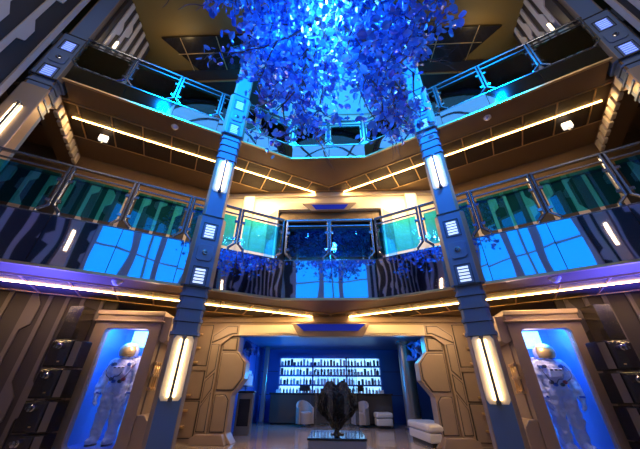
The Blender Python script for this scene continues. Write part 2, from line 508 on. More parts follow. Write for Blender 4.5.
def grown(poly, d=.016):
    """polygon offset outward"""
    n = len(poly); A = sum(poly[i][0] * poly[(i + 1) % n][1] - poly[(i + 1) % n][0] * poly[i][1] for i in range(n))
    k = 1 if A > 0 else -1; out = []
    for i in range(n):
        p0, p1, p2 = (Vector(poly[i - 1]), Vector(poly[i]), Vector(poly[(i + 1) % n]))
        e1, e2 = (p1 - p0).normalized(), (p2 - p1).normalized()
        n1, n2 = Vector((e1.y, -e1.x)) * k, Vector((e2.y, -e2.x)) * k
        b = (n1 + n2); b = b / max(.3, b.length_squared / 2)
        out.append(tuple(p1 + b * d))
    return out
# ------------------------------------------------------------------ walls of the wings, all levels
n_wall = 0
def wing_wall(sg, z0, z1, off, m, t0, t1, relief, seed, name):
    a, b = WP(sg, t1, off), WP(sg, t0, off)
    if sg == 1: a, b = b, a
    e, L = wall_frame(name, a, b, z0, z1, m)
    if name.endswith('middle'): MB().box(0, L, -.10, 0, 6.30, z1).build('header', M['soffit'], e)
    if relief: stripes(L, z0 + .02, z1 - .02, seed).build('stripe_relief', relief, e)
    return e
for sg in (-1, 1):
    wing_wall(sg, F1, Z2, WOFF, M['dark'], 1.57, 8.2, M['stripe'], 11 + sg, f'wall_{SIDE[sg]}_middle')
    wing_wall(sg, F2, ZC, WOFF, M['dark'], 1.57, 8.2, M['stripe'], 21 + sg, f'wall_{SIDE[sg]}_upper')
# back walls
e, L = wall_frame('wall_back_upper', (-3.92, YW), (3.92, YW), F2, ZC, M['cream'])
mb = MB()
for k in range(7): mb.prism([(.15 + k * 1.1, F2 + .1), (.95 + k * 1.1, F2 + .1), (.95 + k * 1.1, 9.6), (.75 + k * 1.1, 9.9), (.15 + k * 1.1, 9.9)], -.05, 0, 'y')
mb.build('raised_panel', M['cream'], e, bevel=.015)

# ------------------------------------------------------------------ middle level doorway
wl = sempty('wall_back_middle', (0, YW, 0))
for sg in (-1, 1):
    x0, x1 = sorted((sg * 1.80, sg * 3.92))
    MB().box(x0, x1, 0, .2, F1, Z2).build('wall_panel', M['cream'], wl)
    # raised panels and the pilaster
    MB().box(*sorted((sg * 2.62, sg * 3.0)), -.16, 0, F1, Z2 - .17).build('pilaster', M['cream'], wl, bevel=.03)
    p = MB()
    p.prism([(sg * 1.95, F1 + .1), (sg * 2.5, F1 + .1), (sg * 2.5, 5.9), (sg * 2.3, 6.2), (sg * 1.95, 6.2)], -.04, 0, 'y')
    p.prism([(sg * 3.1, F1 + .1), (sg * 3.8, F1 + .1), (sg * 3.8, 5.2), (sg * 3.1, 5.2)], -.04, 0, 'y')
    p.prism([(sg * 3.1, 5.3), (sg * 3.8, 5.3), (sg * 3.8, 6.5), (sg * 3.1, 6.5)], -.04, 0, 'y')
    p.build('raised_panel', M['cream'], wl, bevel=.012)
MB().box(-1.80, 1.80, 0, .2, 6.42, Z2).build('wall_panel', M['cream'], wl)
d2 = sempty('door_2', (0, YW, 0))
fr = MB()
fr.prism([(-2.12, F1), (-2.12, 6.22), (-1.5, 6.72), (1.5, 6.72), (2.12, 6.22), (2.12, F1), (1.74, F1), (1.74, 6.40), (-1.74, 6.40), (-1.74, F1)], -.12, .1, 'y')
fr.build('door_frame', M['cream'], d2, bevel=.015)
for q in (-1, 1):
    MB().prism([(q * 2.07, F1 + .2), (q * 2.07, 6.16), (q * 1.80, 6.36), (q * 1.80, F1 + .2)], -.135, -.12, 'y').build('frame_inset', M['panel_in'], d2, bevel=.01)
sg_ = MB(); sg_.prism([(-.62, 6.32), (.62, 6.32), (.92, 6.62), (-.92, 6.62)], -.17, -.05, 'y'); sgo = sg_.build('lintel', M['panel'], d2, bevel=.012)
MB().prism([(-.46, 6.36), (.50, 6.36), (.64, 6.54), (-.60, 6.54)], -.185, -.165, 'y').build('sign_panel', M['sign'], sgo)
MB().box(-1.8, 1.8, 1.4, 1.5, F1, 6.5).build('recess_back', M['black'], d2)
MB().box(-1.8, -1.72, .1, 1.5, F1, 6.5).build('recess_side', M['dark'], d2)
MB().box(1.72, 1.8, .1, 1.5, F1, 6.5).build('recess_side', M['dark'], d2)
MB().box(-1.8, 1.8, .1, 1.5, 6.38, 6.5).build('recess_top', M['dark'], d2)
MB().box(-1.8, 1.8, 0, 1.5, F1 - .04, F1).build('recess_floor', M['dark'], d2)
MB().box(-1.7, 1.7, .02, .08, 6.08, 6.42).build('header_panel', M['soffit'], d2)
for k in range(3): MB().box(-1.2 + k * 1.2 - .03, -1.2 + k * 1.2 + .03, 1.3, 1.4, F1, 6.38).build('mullion', M['steel'], d2)

# ------------------------------------------------------------------ ground level wall and entrance portal
wb = sempty('wall_back_ground', (0, YW, 0))
for sg in (-1, 1):
    MB().box(*sorted((sg * 2.62, sg * 5.6)), 0, .2, 0, Z1).build('wall_panel', M['panel'], wb)
    for z0, z1 in ((.1, .82), (.88, 1.5), (1.62, 2.62)):
        MB().box(*sorted((sg * 3.28, sg * 3.85)), -.03, 0, z0, z1).build('raised_panel', M['panel'], wb, bevel=.012)
        MB().box(*sorted((sg * 3.265, sg * 3.865)), -.012, 0, z0 - .015, z1 + .015).build('panel_groove', M['groove'], wb)
    for z in (2.38, 2.04, 1.69, .96, .64, .31):
        MB().box(*sorted((sg * 3.50, sg * 3.78)), -.11, -.03, z - .025, z + .025).build('rung', M['gold'], wb, bevel=.01)
    MB().box(*sorted((sg * 3.22, sg * 3.9)), -.06, 0, 1.50, 1.60).build('ledge', M['panel'], wb, bevel=.01)
MB().box(-2.62, 2.62, 0, .2, 2.4, Z1).build('wall_panel', M['panel'], wb)

d1 = sempty('door_1', (0, 7.9, 0))
for sg in (-1, 1):
    s = sg
    P = lambda pts: [(s * x, z) for x, z in pts]
    MB().prism(P([(3.18, 0), (3.18, 2.33), (2.80, 2.6), (2.45, 2.6), (2.45, 2.32), (2.62, 2.32), (2.90, 2.1), (2.90, 0)]), -.06, .16, 'y').build('jamb_frame', M['panel'], d1, bevel=.015)
    r = MB(); gv = MB()
    for pts in ([(3.13, .25), (3.13, .72), (2.95, 1.0), (2.95, .25)], [(3.13, .82), (3.13, 1.25), (2.95, 1.42), (2.95, 1.1)],
                [(3.13, 1.35), (3.13, 2.1), (2.95, 2.1), (2.95, 1.53)], [(3.13, 2.16), (3.12, 2.31), (2.79, 2.545), (2.52, 2.545), (2.52, 2.38), (2.64, 2.38)]):
        r.prism(P(pts), -.085, -.06, 'y'); gv.prism(grown(P(pts)), -.066, -.06, 'y')
    gv.build('jamb_groove', M['groove'], d1)
    r.build('jamb_inset', M['panel_in'], d1, bevel=.012)
    lg = MB()
    lg.prism(P([(2.90, 0), (2.90, 2.32), (2.44, 2.32), (2.44, 1.95), (2.19, 1.70), (2.19, 1.31), (2.46, .96), (2.46, .2), (2.30, 0)]), .02, .42, 'y')
    lg.build('leg_panel', M['panel'], d1, bevel=.02)
    r = MB(); gv = MB()
    for pts in ([(2.84, 1.98), (2.84, 2.26), (2.50, 2.26), (2.50, 1.98)], [(2.84, 1.08), (2.84, 1.90), (2.44, 1.90), (2.25, 1.68), (2.25, 1.33), (2.43, 1.08)],
                [(2.84, .24), (2.84, .96), (2.60, .96), (2.52, .86), (2.52, .24)]):
        r.prism(P(pts), -.012, .02, 'y'); gv.prism(grown(P(pts)), .014, .02, 'y')
    gv.build('leg_groove', M['groove'], d1)
    r.build('leg_inset', M['panel_in'], d1, bevel=.018)
    MB().prism(P([(3.24, 0), (3.24, .12), (3.10, .2), (2.5, .2), (2.4, 0)]), -.14, .1, 'y').build('foot_block', M['panel'], d1, bevel=.015)
    # lintel halves
    MB().prism(P([(2.47, 2.33), (2.47, 2.6), (1.02, 2.6), (.84, 2.33)]), -.06, .16, 'y').build('lintel', M['cream'], d1, bevel=.015)
    MB().prism(P([(2.35, 2.38), (2.35, 2.55), (1.10, 2.55), (.98, 2.38)]), -.08, -.06, 'y').build('lintel_inset', M['cream'], d1, bevel=.01)
MB().prism([(-.84, 2.30), (.84, 2.30), (1.05, 2.64), (-1.05, 2.64)], -.10, .16, 'y').build('sign_housing', M['panel'], d1, bevel=.012)
MB().prism([(-.72, 2.44), (.72, 2.44), (.92, 2.61), (-.92, 2.61)], -.115, -.09, 'y').build('sign_panel', M['sign'], d1)

# ------------------------------------------------------------------ shop room behind the portal
MB_ = MB
rw = sempty('wall_shop_back', (0, 13.4, 0))
MB().box(-5, 5, 0, .15, 0, 2.9).build('wall_panel', M['blue'], rw)
mb = MB()
for z in (.9, 1.75): mb.box(-3.4, 3.4, -.02, 0, z, z + .02)
mb.build('seam', M['groove'], rw)
struct(MB().box(-5, 5, 8.25, 13.55, 2.62, 2.75).build('ceiling_shop', M['bluec']))
wsl = sempty('wall_shop_left', (-2.92, 8.3, 0), PI / 2 + .02)
MB().box(0, 5.2, 0, .12, 0, 2.62).build('wall_panel', M['blue'], wsl)
for k in range(4):
    MB().box(.25 + k * 1.2, 1.3 + k * 1.2, -.03, 0, .2, 2.3).build('raised_panel', M['blue'], wsl, bevel=.02)
wsr = sempty('wall_shop_right', (4.2, 8.3, 0), PI / 2)
MB().box(0, 5.2, -.12, 0, 0, 2.62).build('wall_panel', M['dark'], wsr)
wsp = sempty('wall_shop_side', (2.92, 8.3, 0), PI / 2)
MB().box(0, 1.5, -.1, 0, 0, 2.62).build('wall_panel', M['blue'], wsp)
for k in range(2): MB().box(.1 + .7 * k, .7 + .7 * k, 0, .025, .3, 2.3).build('raised_panel', M['blue'], wsp, bevel=.02)

# counter
c = thing('shop_counter', 'long glossy dark service counter below the lit bottle shelves', 'counter', (-.06, 12.2, 0))
MB().box(-2.25, 2.25, 0, .55, .06, .94).build('front_body', M['counter'], c, bevel=.01)
MB().box(-2.3, 2.3, -.04, .6, .94, .99).build('countertop', M['smoke'], c, bevel=.01)
MB().box(-2.2, 2.2, .05, .5, 0, .06).build('kick_base', M['black'], c)
for x in (-.75, .75): MB().box(x - .006, x + .006, -.006, 0, .07, .93).build('joint', M['groove'], c)
for x, nm in ((-1.05, 'left'), (1.0, 'right')):
    t = thing('monitor', f'small dark monitor on the {nm} half of the shop counter', 'monitor', (x, 12.4, .99))
    MB().box(-.2, .2, 0, .03, .06, .26).build('screen', M['black'], t, bevel=.006)
    MB().box(-.03, .03, .01, .03, .01, .08).build('stand', M['steel'], t)
    MB().box(-.09, .09, -.04, .08, 0, .012).build('base', M['steel'], t)
for x, nm in ((-2.05, 'left'), (1.85, 'right')):
    t = thing('card_holder', f'small white card holder at the {nm} end of the shop counter', 'card holder', (x, 12.3, .99))
    MB().prism([(0, 0), (.1, 0), (.07, .1), (.05, .1)], -.09, .09, 'x').build('holder', M['whitep'], t)
    MB().box(-.07, .07, .0, .03, .02, .09).build('card', M['white'], t)

# shelves and bottles
sh = thing('bottle_shelf', 'wide blue-white backlit display shelf behind the counter', 'shelf', (-.1, 12.98, 0))
MB().box(-2.08, 2.08, .30, .36, .90, 2.30).build('backlight', M['shelflit'], sh)
for z in (.92, 1.26, 1.60, 1.94, 2.28): MB().box(-2.1, 2.1, .0, .36, z - .04, z + .022).build('shelf_board', M['blue'], sh)
for x in (-2.1, -.7, .7, 2.1): MB().box(x - .03, x + .03, 0, .36, .9, 2.3).build('divider', M['blue'], sh)
bprof = {'bottle': [(.001, 0), (.04, 0), (.042, .13), (.036, .15), (.016, .17), (.016, .215), (.001, .215)],
         'jar': [(.001, 0), (.05, 0), (.052, .09), (.045, .1), (.045, .13), (.001, .13)],
         'carton': None}
bp_ = {}
rows = ['lowest', 'second', 'third', 'top']
for r, z in enumerate((.942, 1.282, 1.622, 1.962)):
    for cc in range(3):
        for k in range(10):
            x = -.1 - 1.4 + cc * 1.4 - .60 + k * .133 + random.uniform(-.015, .015)
            kd = random.choice(['bottle', 'bottle', 'jar', 'carton']); dkk = random.random() < .45
            key = (kd, dkk)
            lab = f'{"dark" if dkk else "white"} {kd} on the {["lowest","second lowest","second highest","top"][r]} lit shelf, {["left","middle","right"][cc]} bay'
            loc = (x, 13.1 + random.uniform(-.03, .05), z)
            if key not in bp_:
                mb = MB()
                if kd == 'carton': mb.box(-.045, .045, -.04, .04, 0, .2); mb.box(-.046, .046, -.041, .041, .15, .165)
                else: mb.lathe(bprof[kd], 10)
                o = mb.build(kd, M['bottled'] if dkk else M['bottle'], None, smooth=False)
                bp_[key] = o; o.location = loc
            else:
                o = bp_[key].copy(); COL.objects.link(o); o.location = loc
            s_ = random.uniform(1.0, 1.25); o.scale = (s_, s_, random.uniform(1.0, 1.28))
            tag(o, lab, kd, f'{"dark" if dkk else "white"} {kd}s on the {["lowest","second lowest","second highest","top"][r]} shelf, {["left","middle","right"][cc]} bay')

# white seats in the shop
def bench(name, lab, loc, rz, w, d, h):
    t = thing(name, lab, 'bench', loc, rz)
    MB().box(-w / 2, w / 2, -d / 2, d / 2, .08, h * .62).build('base', M['white'], t, bevel=.03)
    MB().box(-w / 2 - .02, w / 2 + .02, -d / 2 - .02, d / 2 + .02, h * .64, h).build('cushion', M['white'], t, bevel=.05)
    MB().box(-w / 2 + .06, w / 2 - .06, -d / 2 + .06, d / 2 - .06, 0, .08).build('plinth', M['black'], t)
bench('bench', 'white upholstered bench just inside the portal on the right', (2.42, 8.60, 0), .12, .62, 1.35, .43)
bench('bench', 'small white bench standing at the right end of the counter front', (1.72, 11.55, 0), .1, .52, .45, .45)
def tub(lab, loc, rz):
    t = thing('tub_chair', lab, 'chair', loc, rz)
    mb = MB(); n = 14
    for k in range(n):
        a0, a1 = PI * (k / n) * 1.3 - .47, PI * ((k + 1) / n) * 1.3 - .47
        h0 = .55 + .22 * math.sin(max(0, min(PI, a0))); h1 = .55 + .22 * math.sin(max(0, min(PI, a1)))
        for (ri, ro) in ((.24, .31),):
            vs = [(ri * math.cos(a0), ri * math.sin(a0), .1), (ro * math.cos(a0), ro * math.sin(a0), .1), (ro * math.cos(a1), ro * math.sin(a1), .1), (ri * math.cos(a1), ri * math.sin(a1), .1),
                  (ri * math.cos(a0), ri * math.sin(a0), h0), (ro * math.cos(a0), ro * math.sin(a0), h0), (ro * math.cos(a1), ro * math.sin(a1), h1), (ri * math.cos(a1), ri * math.sin(a1), h1)]
            mb.add(vs, [(0, 1, 2, 3), (4, 7, 6, 5), (0, 4, 5, 1), (1, 5, 6, 2), (2, 6, 7, 3), (3, 7, 4, 0)])
    mb.build('shell', M['beige'], t)
    MB().lathe([(.001, .1), (.24, .1), (.24, .40), (.2, .44), (.001, .44)], 20).build('seat', M['beige'], t, smooth=False)
    MB().lathe([(.001, 0), (.2, 0), (.2, .02), (.03, .04), (.03, .1), (.001, .1)], 16).build('pedestal', M['chrome'], t)
tub('beige tub chair before the counter, left of the meteorite', (-.95, 11.6, 0), .5)
tub('beige tub chair before the counter, right of the meteorite', (.95, 11.6, 0), -.6)

# pillars, podium, wall displays
t = thing('pillar', 'brushed metal pillar at the right end of the shop counter', 'pillar', (2.66, 11.2, 0))
MB().lathe([(.30, 0), (.30, .08), (.25, .1), (.25, 2.52), (.30, 2.54), (.30, 2.62)], 24).build('shaft', M['greypil'], t, smooth=False)
MB().lathe([(.315, .0), (.315, .05), (.30, .06)], 24).build('base_ring', M['steel'], t)
t = thing('pillar', 'slim dark metal post at the left back corner of the shop', 'pillar', (-2.62, 12.4, 0))
MB().box(-.08, .08, -.08, .08, 0, 2.62).build('shaft', M['greypil'], t, bevel=.02)
MB().box(-.1, .1, -.1, .1, 0, .08).build('base', M['steel'], t)
t = thing('podium', 'grey upright podium box just inside the portal on the left', 'podium', (-2.55, 9.7, 0), .1)
MB().box(-.22, .22, -.2, .2, 0, 1.0).build('body', M['greypil'], t, bevel=.015)
MB().box(-.25, .25, -.23, .23, 1.0, 1.05).build('top', M['smoke'], t, bevel=.01)
MB().box(-.16, .16, -.205, -.2, .2, .85).build('door_panel', M['smoke'], t)
for (x, y, rz, nm) in ((-2.86, 10.7, PI / 2, 'left'), (2.88, 9.1, -PI / 2, 'right')):
    t = thing('wall_display', f'glass wall display case of small vials on the blue {nm} shop wall', 'display case', (x, y, 1.25), rz)
    MB().box(-.4, .4, -.02, .02, -.05, .4).build('backplate', M['shelf'], t)
    MB().box(-.42, .42, -.12, .02, -.08, -.05).build('ledge', M['steel'], t)
    for k in range(5):
        MB().lathe([(.001, -.05), (.035, -.05), (.035, .2), (.015, .25), (.015, .3), (.001, .3)], 10, c=(-.3 + k * .15, -.07, 0)).build('vial', M['whitep'], t)
def crumple(loc, lab, seed):
    t = thing('wall_sculpture', lab, 'sculpture', loc)
    rnd = random.Random(seed); mb = MB()
    for k in range(22):
        c = Vector((rnd.uniform(-.12, .12), rnd.uniform(-.5, .5), rnd.uniform(-.2, .2)))
        vs = [c + Vector((rnd.uniform(-.16, .16), rnd.uniform(-.2, .2), rnd.uniform(-.16, .16))) for _ in range(4)]
        mb.add(vs, [(0, 1, 2), (0, 3, 1), (1, 3, 2), (0, 2, 3)])
    mb.build('crumpled_shell', M['suitblue'], t)
    MB().box(-.03, .03, -.4, .4, -.03, .03).build('mount_bar', M['steel'], t)
crumple((-2.66, 9.9, 2.2), 'crumpled dark blue sculpture high on the left shop wall', 3)
crumple((2.62, 9.3, 2.2), 'crumpled dark blue sculpture high on the right shop wall', 4)

# ------------------------------------------------------------------ meteorite on its plinth
pl = thing('plinth', 'low grey display plinth in front of the entrance portal', 'plinth', (.09, 5.47, 0))
MB().box(-.42, .42, -.45, .45, 0, .47).build('body', M['plinth'], pl, bevel=.01)
MB().box(-.43, .43, -.46, .46, .47, .50).build('top_slab', M['smoke'], pl, bevel=.008)
gc = thing('glass_cover', 'clear glass cover box over the meteorite', 'glass case', (.09, 5.47, .50))
for (x0, x1, y0, y1) in ((-.34, -.33, -.34, .34), (.33, .34, -.34, .34), (-.33, .33, -.34, -.33), (-.33, .33, .33, .34)):
    MB().box(x0, x1, y0, y1, .0, .88).build('glass_side', M['clear'], gc)
MB().box(-.34, .34, -.34, .34, .88, .89).build('glass_top', M['clear'], gc)
mt = thing('meteorite', 'dark jagged heart-shaped meteorite on the plinth', 'rock', (.10, 5.47, .50))
bm = bmesh.new(); bmesh.ops.create_icosphere(bm, subdivisions=5, radius=1)
for v in bm.verts:
    p = v.co.copy(); z = p.z
    w = .31 * (1 if z > -.1 else max(.12, 1 + (z + .1) * .95))
    q = Vector((p.x * w, p.y * .24 * (1 if z > -.1 else max(.15, 1 + (z + .1) * .9)), z * .35))
    if z > .2: q.z += .05 * math.exp(-((abs(p.x) - .45) / .3) ** 2) * (1 if p.x > 0 else .8) - .05 * math.exp(-(p.x / .16) ** 2)
    n = noise.noise(p * 2.3) * .03 + noise.noise(p * 5.1) * .022 + noise.noise(p * 11) * .012
    cell = noise.cell(p * 5.5) * .012
    q += p.normalized() * (n + cell)
    v.co = q + Vector((0, 0, .355))
me = bpy.data.meshes.new('meteorite_body'); bm.to_mesh(me); bm.free(); me.materials.append(M['rock'])
ro = bpy.data.objects.new('meteorite_body', me); COL.objects.link(ro); ro.parent = mt
MB().lathe([(.001, 0), (.11, 0), (.11, .015), (.03, .03), (.02, .06), (.001, .06)], 16).build('support_pin', M['steel'], mt)

# ------------------------------------------------------------------ spacesuit cases
def case_proto(sg):
    """local: front -Y, window offset to the outer side; sg mirrors in x (inner side = +x for the left one)"""
    e = thing('display_case', 'x', 'display case')
    m = -sg
    def X(a, b): return sorted((m * a, m * b))
    xo, xi, wo, wi, H, D = -.72, .63, -.49, .41, 2.47, 1.25
    # front frame as polygon ring around the window (rounded corners)
    z0, z1 = .15, 2.20
    def arc(cx, cz, r, a0, a1): return [(cx + r * math.cos(a0 + (a1 - a0) * k / 4), cz + r * math.sin(a0 + (a1 - a0) * k / 4)) for k in range(5)]
    r = .07
    hole = arc(wo + r, z1 - r, r, PI, PI / 2) + arc(wi - r, z1 - r, r, PI / 2, 0) + arc(wi - r, z0 + r, r, 0, -PI / 2) + arc(wo + r, z0 + r, r, -PI / 2, -PI)
    outer = [(xo, 0), (xo, H), (xi, H), (xi, 0)]
    # bridge cut at the lower left
    ring = [(xo, .0), (xo, H), (xi, H), (xi, 0)] + [(wi - .1, 0)] + [hole[14]] + hole[13::-1] + hole[:14:-1] + [hole[14]] + [(wi - .1, 0)]
    f = MB()
    # simple robust frame: four bars plus corner fillets
    def bar(a, b, c, d): f.box(*X(a, b), 0, .16, c, d)
    bar(xo, wo, 0, H); bar(wi, xi, 0, H); bar(wo, wi, z1, H); bar(wo, wi, 0, z0)
    for cx, cz, sx, sz in ((wo, z1, 1, -1), (wi, z1, -1, -1), (wo, z0, 1, 1), (wi, z0, -1, 1)):
        f.prism([(m * cx, cz), (m * (cx + sx * r), cz), (m * (cx + sx * r * .3), cz + sz * r * .3), (m * cx, cz + sz * r)], 0, .16, 'y')
    f.build('front_frame', M['panel'], e)
    b = MB()
    b.box(*X(xo, xo + .06), .16, D, 0, H); b.box(*X(xi - .06, xi), .16, D, 0, H)
    b.box(*X(xo, xi), D - .05, D, 0, H); b.box(*X(xo, xi), .16, D, H - .06, H); b.box(*X(xo, xi), .16, D, 0, .12)
    b.build('shell', M['panel'], e)
    li = MB()
    li.box(*X(xo + .06, xo + .08), .16, D - .05, .12, H - .06); li.box(*X(xi - .08, xi - .06), .16, D - .05, .12, H - .06)
    li.box(*X(xo + .08, xi - .08), D - .07, D - .05, .12, H - .06); li.box(*X(xo + .08, xi - .08), .16, D - .07, .12, .14)
    li.build('lining', M['casein'], e)
    MB().box(*X(-.36, .02), D - .30, D - .08, 1.95, 2.30).build('light_box', M['caselit'], e, bevel=.02)
    MB().box(*X(-.27, -.19), D - .16, D - .09, .2, 1.3).build('light_bar', M['caselit'], e)
    g = MB(); g.box(*X(wo, wi), .07, .08, z0, z1); g.build('glass_pane', M['clear'], e)
    cr = MB(); cr.box(*X(xo - .03, xi + .03), -.03, D, H, H + .10); cr.box(*X(xo - .02, xi + .05), -.05, .3, 2.33, 2.37)
    cr.build('cornice', M['panel'], e, bevel=.015)
    # inner flank: cap block, lower step, tube rack
    cb = MB(); cb.prism([(m * xi, 1.98), (m * (xi + .12), 1.92), (m * (xi + .20), 1.98), (m * (xi + .20), H), (m * xi, H)], .02, .95, 'y')
    cb.build('cap_block', M['panel'], e, bevel=.015)
    st = MB(); st.prism([(m * xi, 0), (m * (xi + .24), 0), (m * (xi + .24), .55), (m * (xi + .14), .66), (m * xi, .66)], .02, .95, 'y')
    st.build('lower_step', M['panel'], e, bevel=.015)
    MB().box(*X(xi, xi + .03), .16, D, .66, 1.95).build('flank_panel', M['panel_in'], e)
    for k in range(3):
        y = .07 + k * .10
        tb = MB(); tb.tube([(m * (xi + .075), y, 1.08), (m * (xi + .075), y, 1.56)], .022, 10); tbo = tb.build('rack_tube', M['gold'], e, smooth=True)
        for z in (1.06, 1.30, 1.52): MB().box(*X(xi + .03, xi + .11), y - .035, y + .035, z, z + .05).build('collar', M['gold'], tbo, bevel=.006)
    return e
def rot2(v, a): return Vector((v[0] * math.cos(a) - v[1] * math.sin(a), v[0] * math.sin(a) + v[1] * math.cos(a), 0))
CASES = []
for sg in (-1, 1):
    e = case_proto(sg); rz = -sg * math.radians(8) * 1.0
    e.location = (sg * 4.30, 6.12, 0); e.rotation_euler = (0, 0, rz)
    e['label'] = f'blue-lit bronze display case with a spacesuit, {SIDE[sg]} of the entrance'
    e['group'] = 'spacesuit display cases'; CASES.append((sg, e, rz))

# ------------------------------------------------------------------ spacesuits
def suit(label, loc, rz, mir):
    t = thing('spacesuit', label, 'spacesuit', loc, rz)
    b = MB()
    def limb(pts, rs):
        for i in range(len(pts) - 1):
            a, c = Vector(pts[i]), Vector(pts[i + 1]); n = max(3, int((c - a).length / .03))
            for k in range(n + 1):
                q = k / n; r = rs[i] + (rs[i + 1] - rs[i]) * q
                r *= 1 + .045 * math.sin((i + q) * 17)
                b.ball(a.lerp(c, q), r, 12, 8)
    # torso
    b.ball((0, 0, 1.30), (.245, .17, .24)); b.ball((0, .01, 1.12), (.215, .16, .20)); b.ball((0, 0, .97), (.215, .165, .15))
    b.ball((0, 0, 1.45), (.20, .14, .10)); b.ball((0, 0, 1.52), (.13, .13, .08))
    for s in (-1, 1):
        limb([(s * .225, 0, 1.42), (s * .33, .02, 1.16), (s * .335, -.06, .98), (s * .31, -.12, .86)], [.112, .098, .086, .066])
        limb([(s * .115, 0, .93), (s * .135, -.01, .55), (s * .145, .01, .16)], [.142, .118, .095])
        # foot
        b.ball((s * .15, -.055, .075), (.082, .16, .075)); b.ball((s * .148, .02, .12), (.088, .09, .11))
    o = b.build('body', M['suit'], t, fix=False)
    rm = o.modifiers.new('remesh', 'REMESH'); rm.mode = 'VOXEL'; rm.voxel_size = .017; rm.use_smooth_shade = True
    tx = bpy.data.textures.get('suit_folds') or bpy.data.textures.new('suit_folds', 'CLOUDS'); tx.noise_scale = .085
    dm = o.modifiers.new('folds', 'DISPLACE'); dm.texture = tx; dm.strength = .075; dm.mid_level = .5; dm.texture_coords = 'LOCAL'
    sm = o.modifiers.new('smooth', 'SMOOTH'); sm.iterations = 2
    # helmet
    h = MB(); h.ball((0, -.02, 1.665), (.192, .195, .185), 24, 16); ho = h.build('helmet', M['suit'], t, smooth=True)
    v = MB(); vs = []; fs = []; nu, nv = 16, 10
    for i in range(nv + 1):
        for k in range(nu + 1):
            az = -1.15 + 2.3 * k / nu; el = -.62 + 1.2 * i / nv
            rr = 1.04
            vs.append((.192 * rr * math.sin(az) * math.cos(el), -.02 - .205 * rr * math.cos(az) * math.cos(el), 1.665 + .185 * rr * math.sin(el)))
    for i in range(nv):
        for k in range(nu): fs.append((i * (nu + 1) + k, i * (nu + 1) + k + 1, (i + 1) * (nu + 1) + k + 1, (i + 1) * (nu + 1) + k))
    v.add(vs, fs); vo = v.build('visor', M['visor'], t, smooth=True, fix=False)
    so = vo.modifiers.new('solid', 'SOLIDIFY'); so.thickness = .012
    r = MB(); r.tube([(.15 * math.cos(a), -.01 + .15 * math.sin(a), 1.545) for a in [2 * PI * k / 24 for k in range(25)]], .022, 8, cap=False)
    r.build('neck_ring', M['chrome'], t, smooth=True)
    # life support backpack
    MB().box(-.2, .2, .13, .30, 1.02, 1.60).build('backpack', M['suit'], t, bevel=.04)
    # chest unit and ports
    cp = MB().box(-.12, .12, -.23, -.14, 1.20, 1.36).build('chest_unit', M['suit'], t, bevel=.015)
    kn = MB()
    for x, z in ((-.08, 1.33), (0, 1.33), (.08, 1.33)): kn.box(x - .02, x + .02, -.245, -.225, z - .012, z + .012)
    kn.build('switch', M['suitgrey'], cp)
    R = lambda p: Matrix.Translation(p) @ Matrix.Rotation(PI / 2, 4, 'X')
    for x, z, m_ in ((-.12, 1.12, 'suitgrey'), (.12, 1.12, 'suitred'), (-.06, 1.08, 'suitblue'), (.06, 1.08, 'suitgrey'), (-.15, 1.40, 'suitgrey'), (.15, 1.40, 'suitblue')):
        q = MB(); q.lathe([(.001, 0), (.034, 0), (.034, .05), (.022, .06), (.001, .06)], 12, T=R((x, -.13, z))); q.build('hose_port', M[m_], t)
    for pts in ([(-.12, -.19, 1.12), (-.2, -.25, 1.2), (-.24, -.18, 1.35), (-.22, .02, 1.5), (-.17, .14, 1.5)], [(.12, -.19, 1.12), (.21, -.25, 1.2), (.25, -.18, 1.33), (.22, .02, 1.5), (.17, .14, 1.5)],
                [(-.06, -.19, 1.08), (-.03, -.26, 1.16), (.05, -.26, 1.18), (.09, -.24, 1.26)]):
        # smooth the hose
        P = [Vector(p) for p in pts]; sp = []
        for i in range(len(P) - 1):
            p0, p1, p2, p3 = P[max(i - 1, 0)], P[i], P[i + 1], P[min(i + 2, len(P) - 1)]
            for k in range(5):
                u = k / 5; sp.append(.5 * ((2 * p1) + (p2 - p0) * u + (2 * p0 - 5 * p1 + 4 * p2 - p3) * u * u + (3 * p1 - p0 - 3 * p2 + p3) * u ** 3))
        sp.append(P[-1]); MB().tube(sp, .009, 8).build('hose', M['suitgrey'], t, smooth=True)
    MB().box(-.235, -.165, -.125, -.112, 1.36, 1.42).build('patch', M['suitblue'], t)
    MB().box(.19, .25, -.10, -.088, 1.33, 1.38).build('patch', M['suitred'], t)
    for s in (-1, 1):
        # glove: palm, four fingers and a thumb, joined by a remesh
        g = MB()
        w = Vector((s * .305, -.135, .83))
        g.ball(w, (.05, .05, .055), 10, 8); g.ball(w + Vector((-s * .004, -.012, -.055)), (.03, .052, .058), 10, 8)
        for k, L in enumerate((.075, .088, .082, .062)):
            p = w + Vector((-s * .004, -.052 + k * .027, -.095)); q = p + Vector((-s * .012, -.004, -L * .55)); z = q + Vector((-s * .03, .004, -L * .42))
            for a, c, r0, r1 in ((p, q, .0165, .015), (q, z, .015, .012)):
                for j in range(6): g.ball(a.lerp(c, j / 5), r0 + (r1 - r0) * j / 5, 8, 6)
        p = w + Vector((-s * .012, -.05, -.03)); q = p + Vector((-s * .02, -.025, -.035)); z = q + Vector((-s * .012, .0, -.035))
        for a, c in ((p, q), (q, z)):
            for j in range(6): g.ball(a.lerp(c, j / 5), .017, 8, 6)
        go = g.build('glove', M['suit'], t, fix=False)
        rm = go.modifiers.new('remesh', 'REMESH'); rm.mode = 'VOXEL'; rm.voxel_size = .008; rm.use_smooth_shade = True
        cu = MB(); cu.tube([(s * .31, -.125, .845), (s * .311, -.118, .875)], .068, 14); cu.build('wrist_ring', M['suitblue'], t)
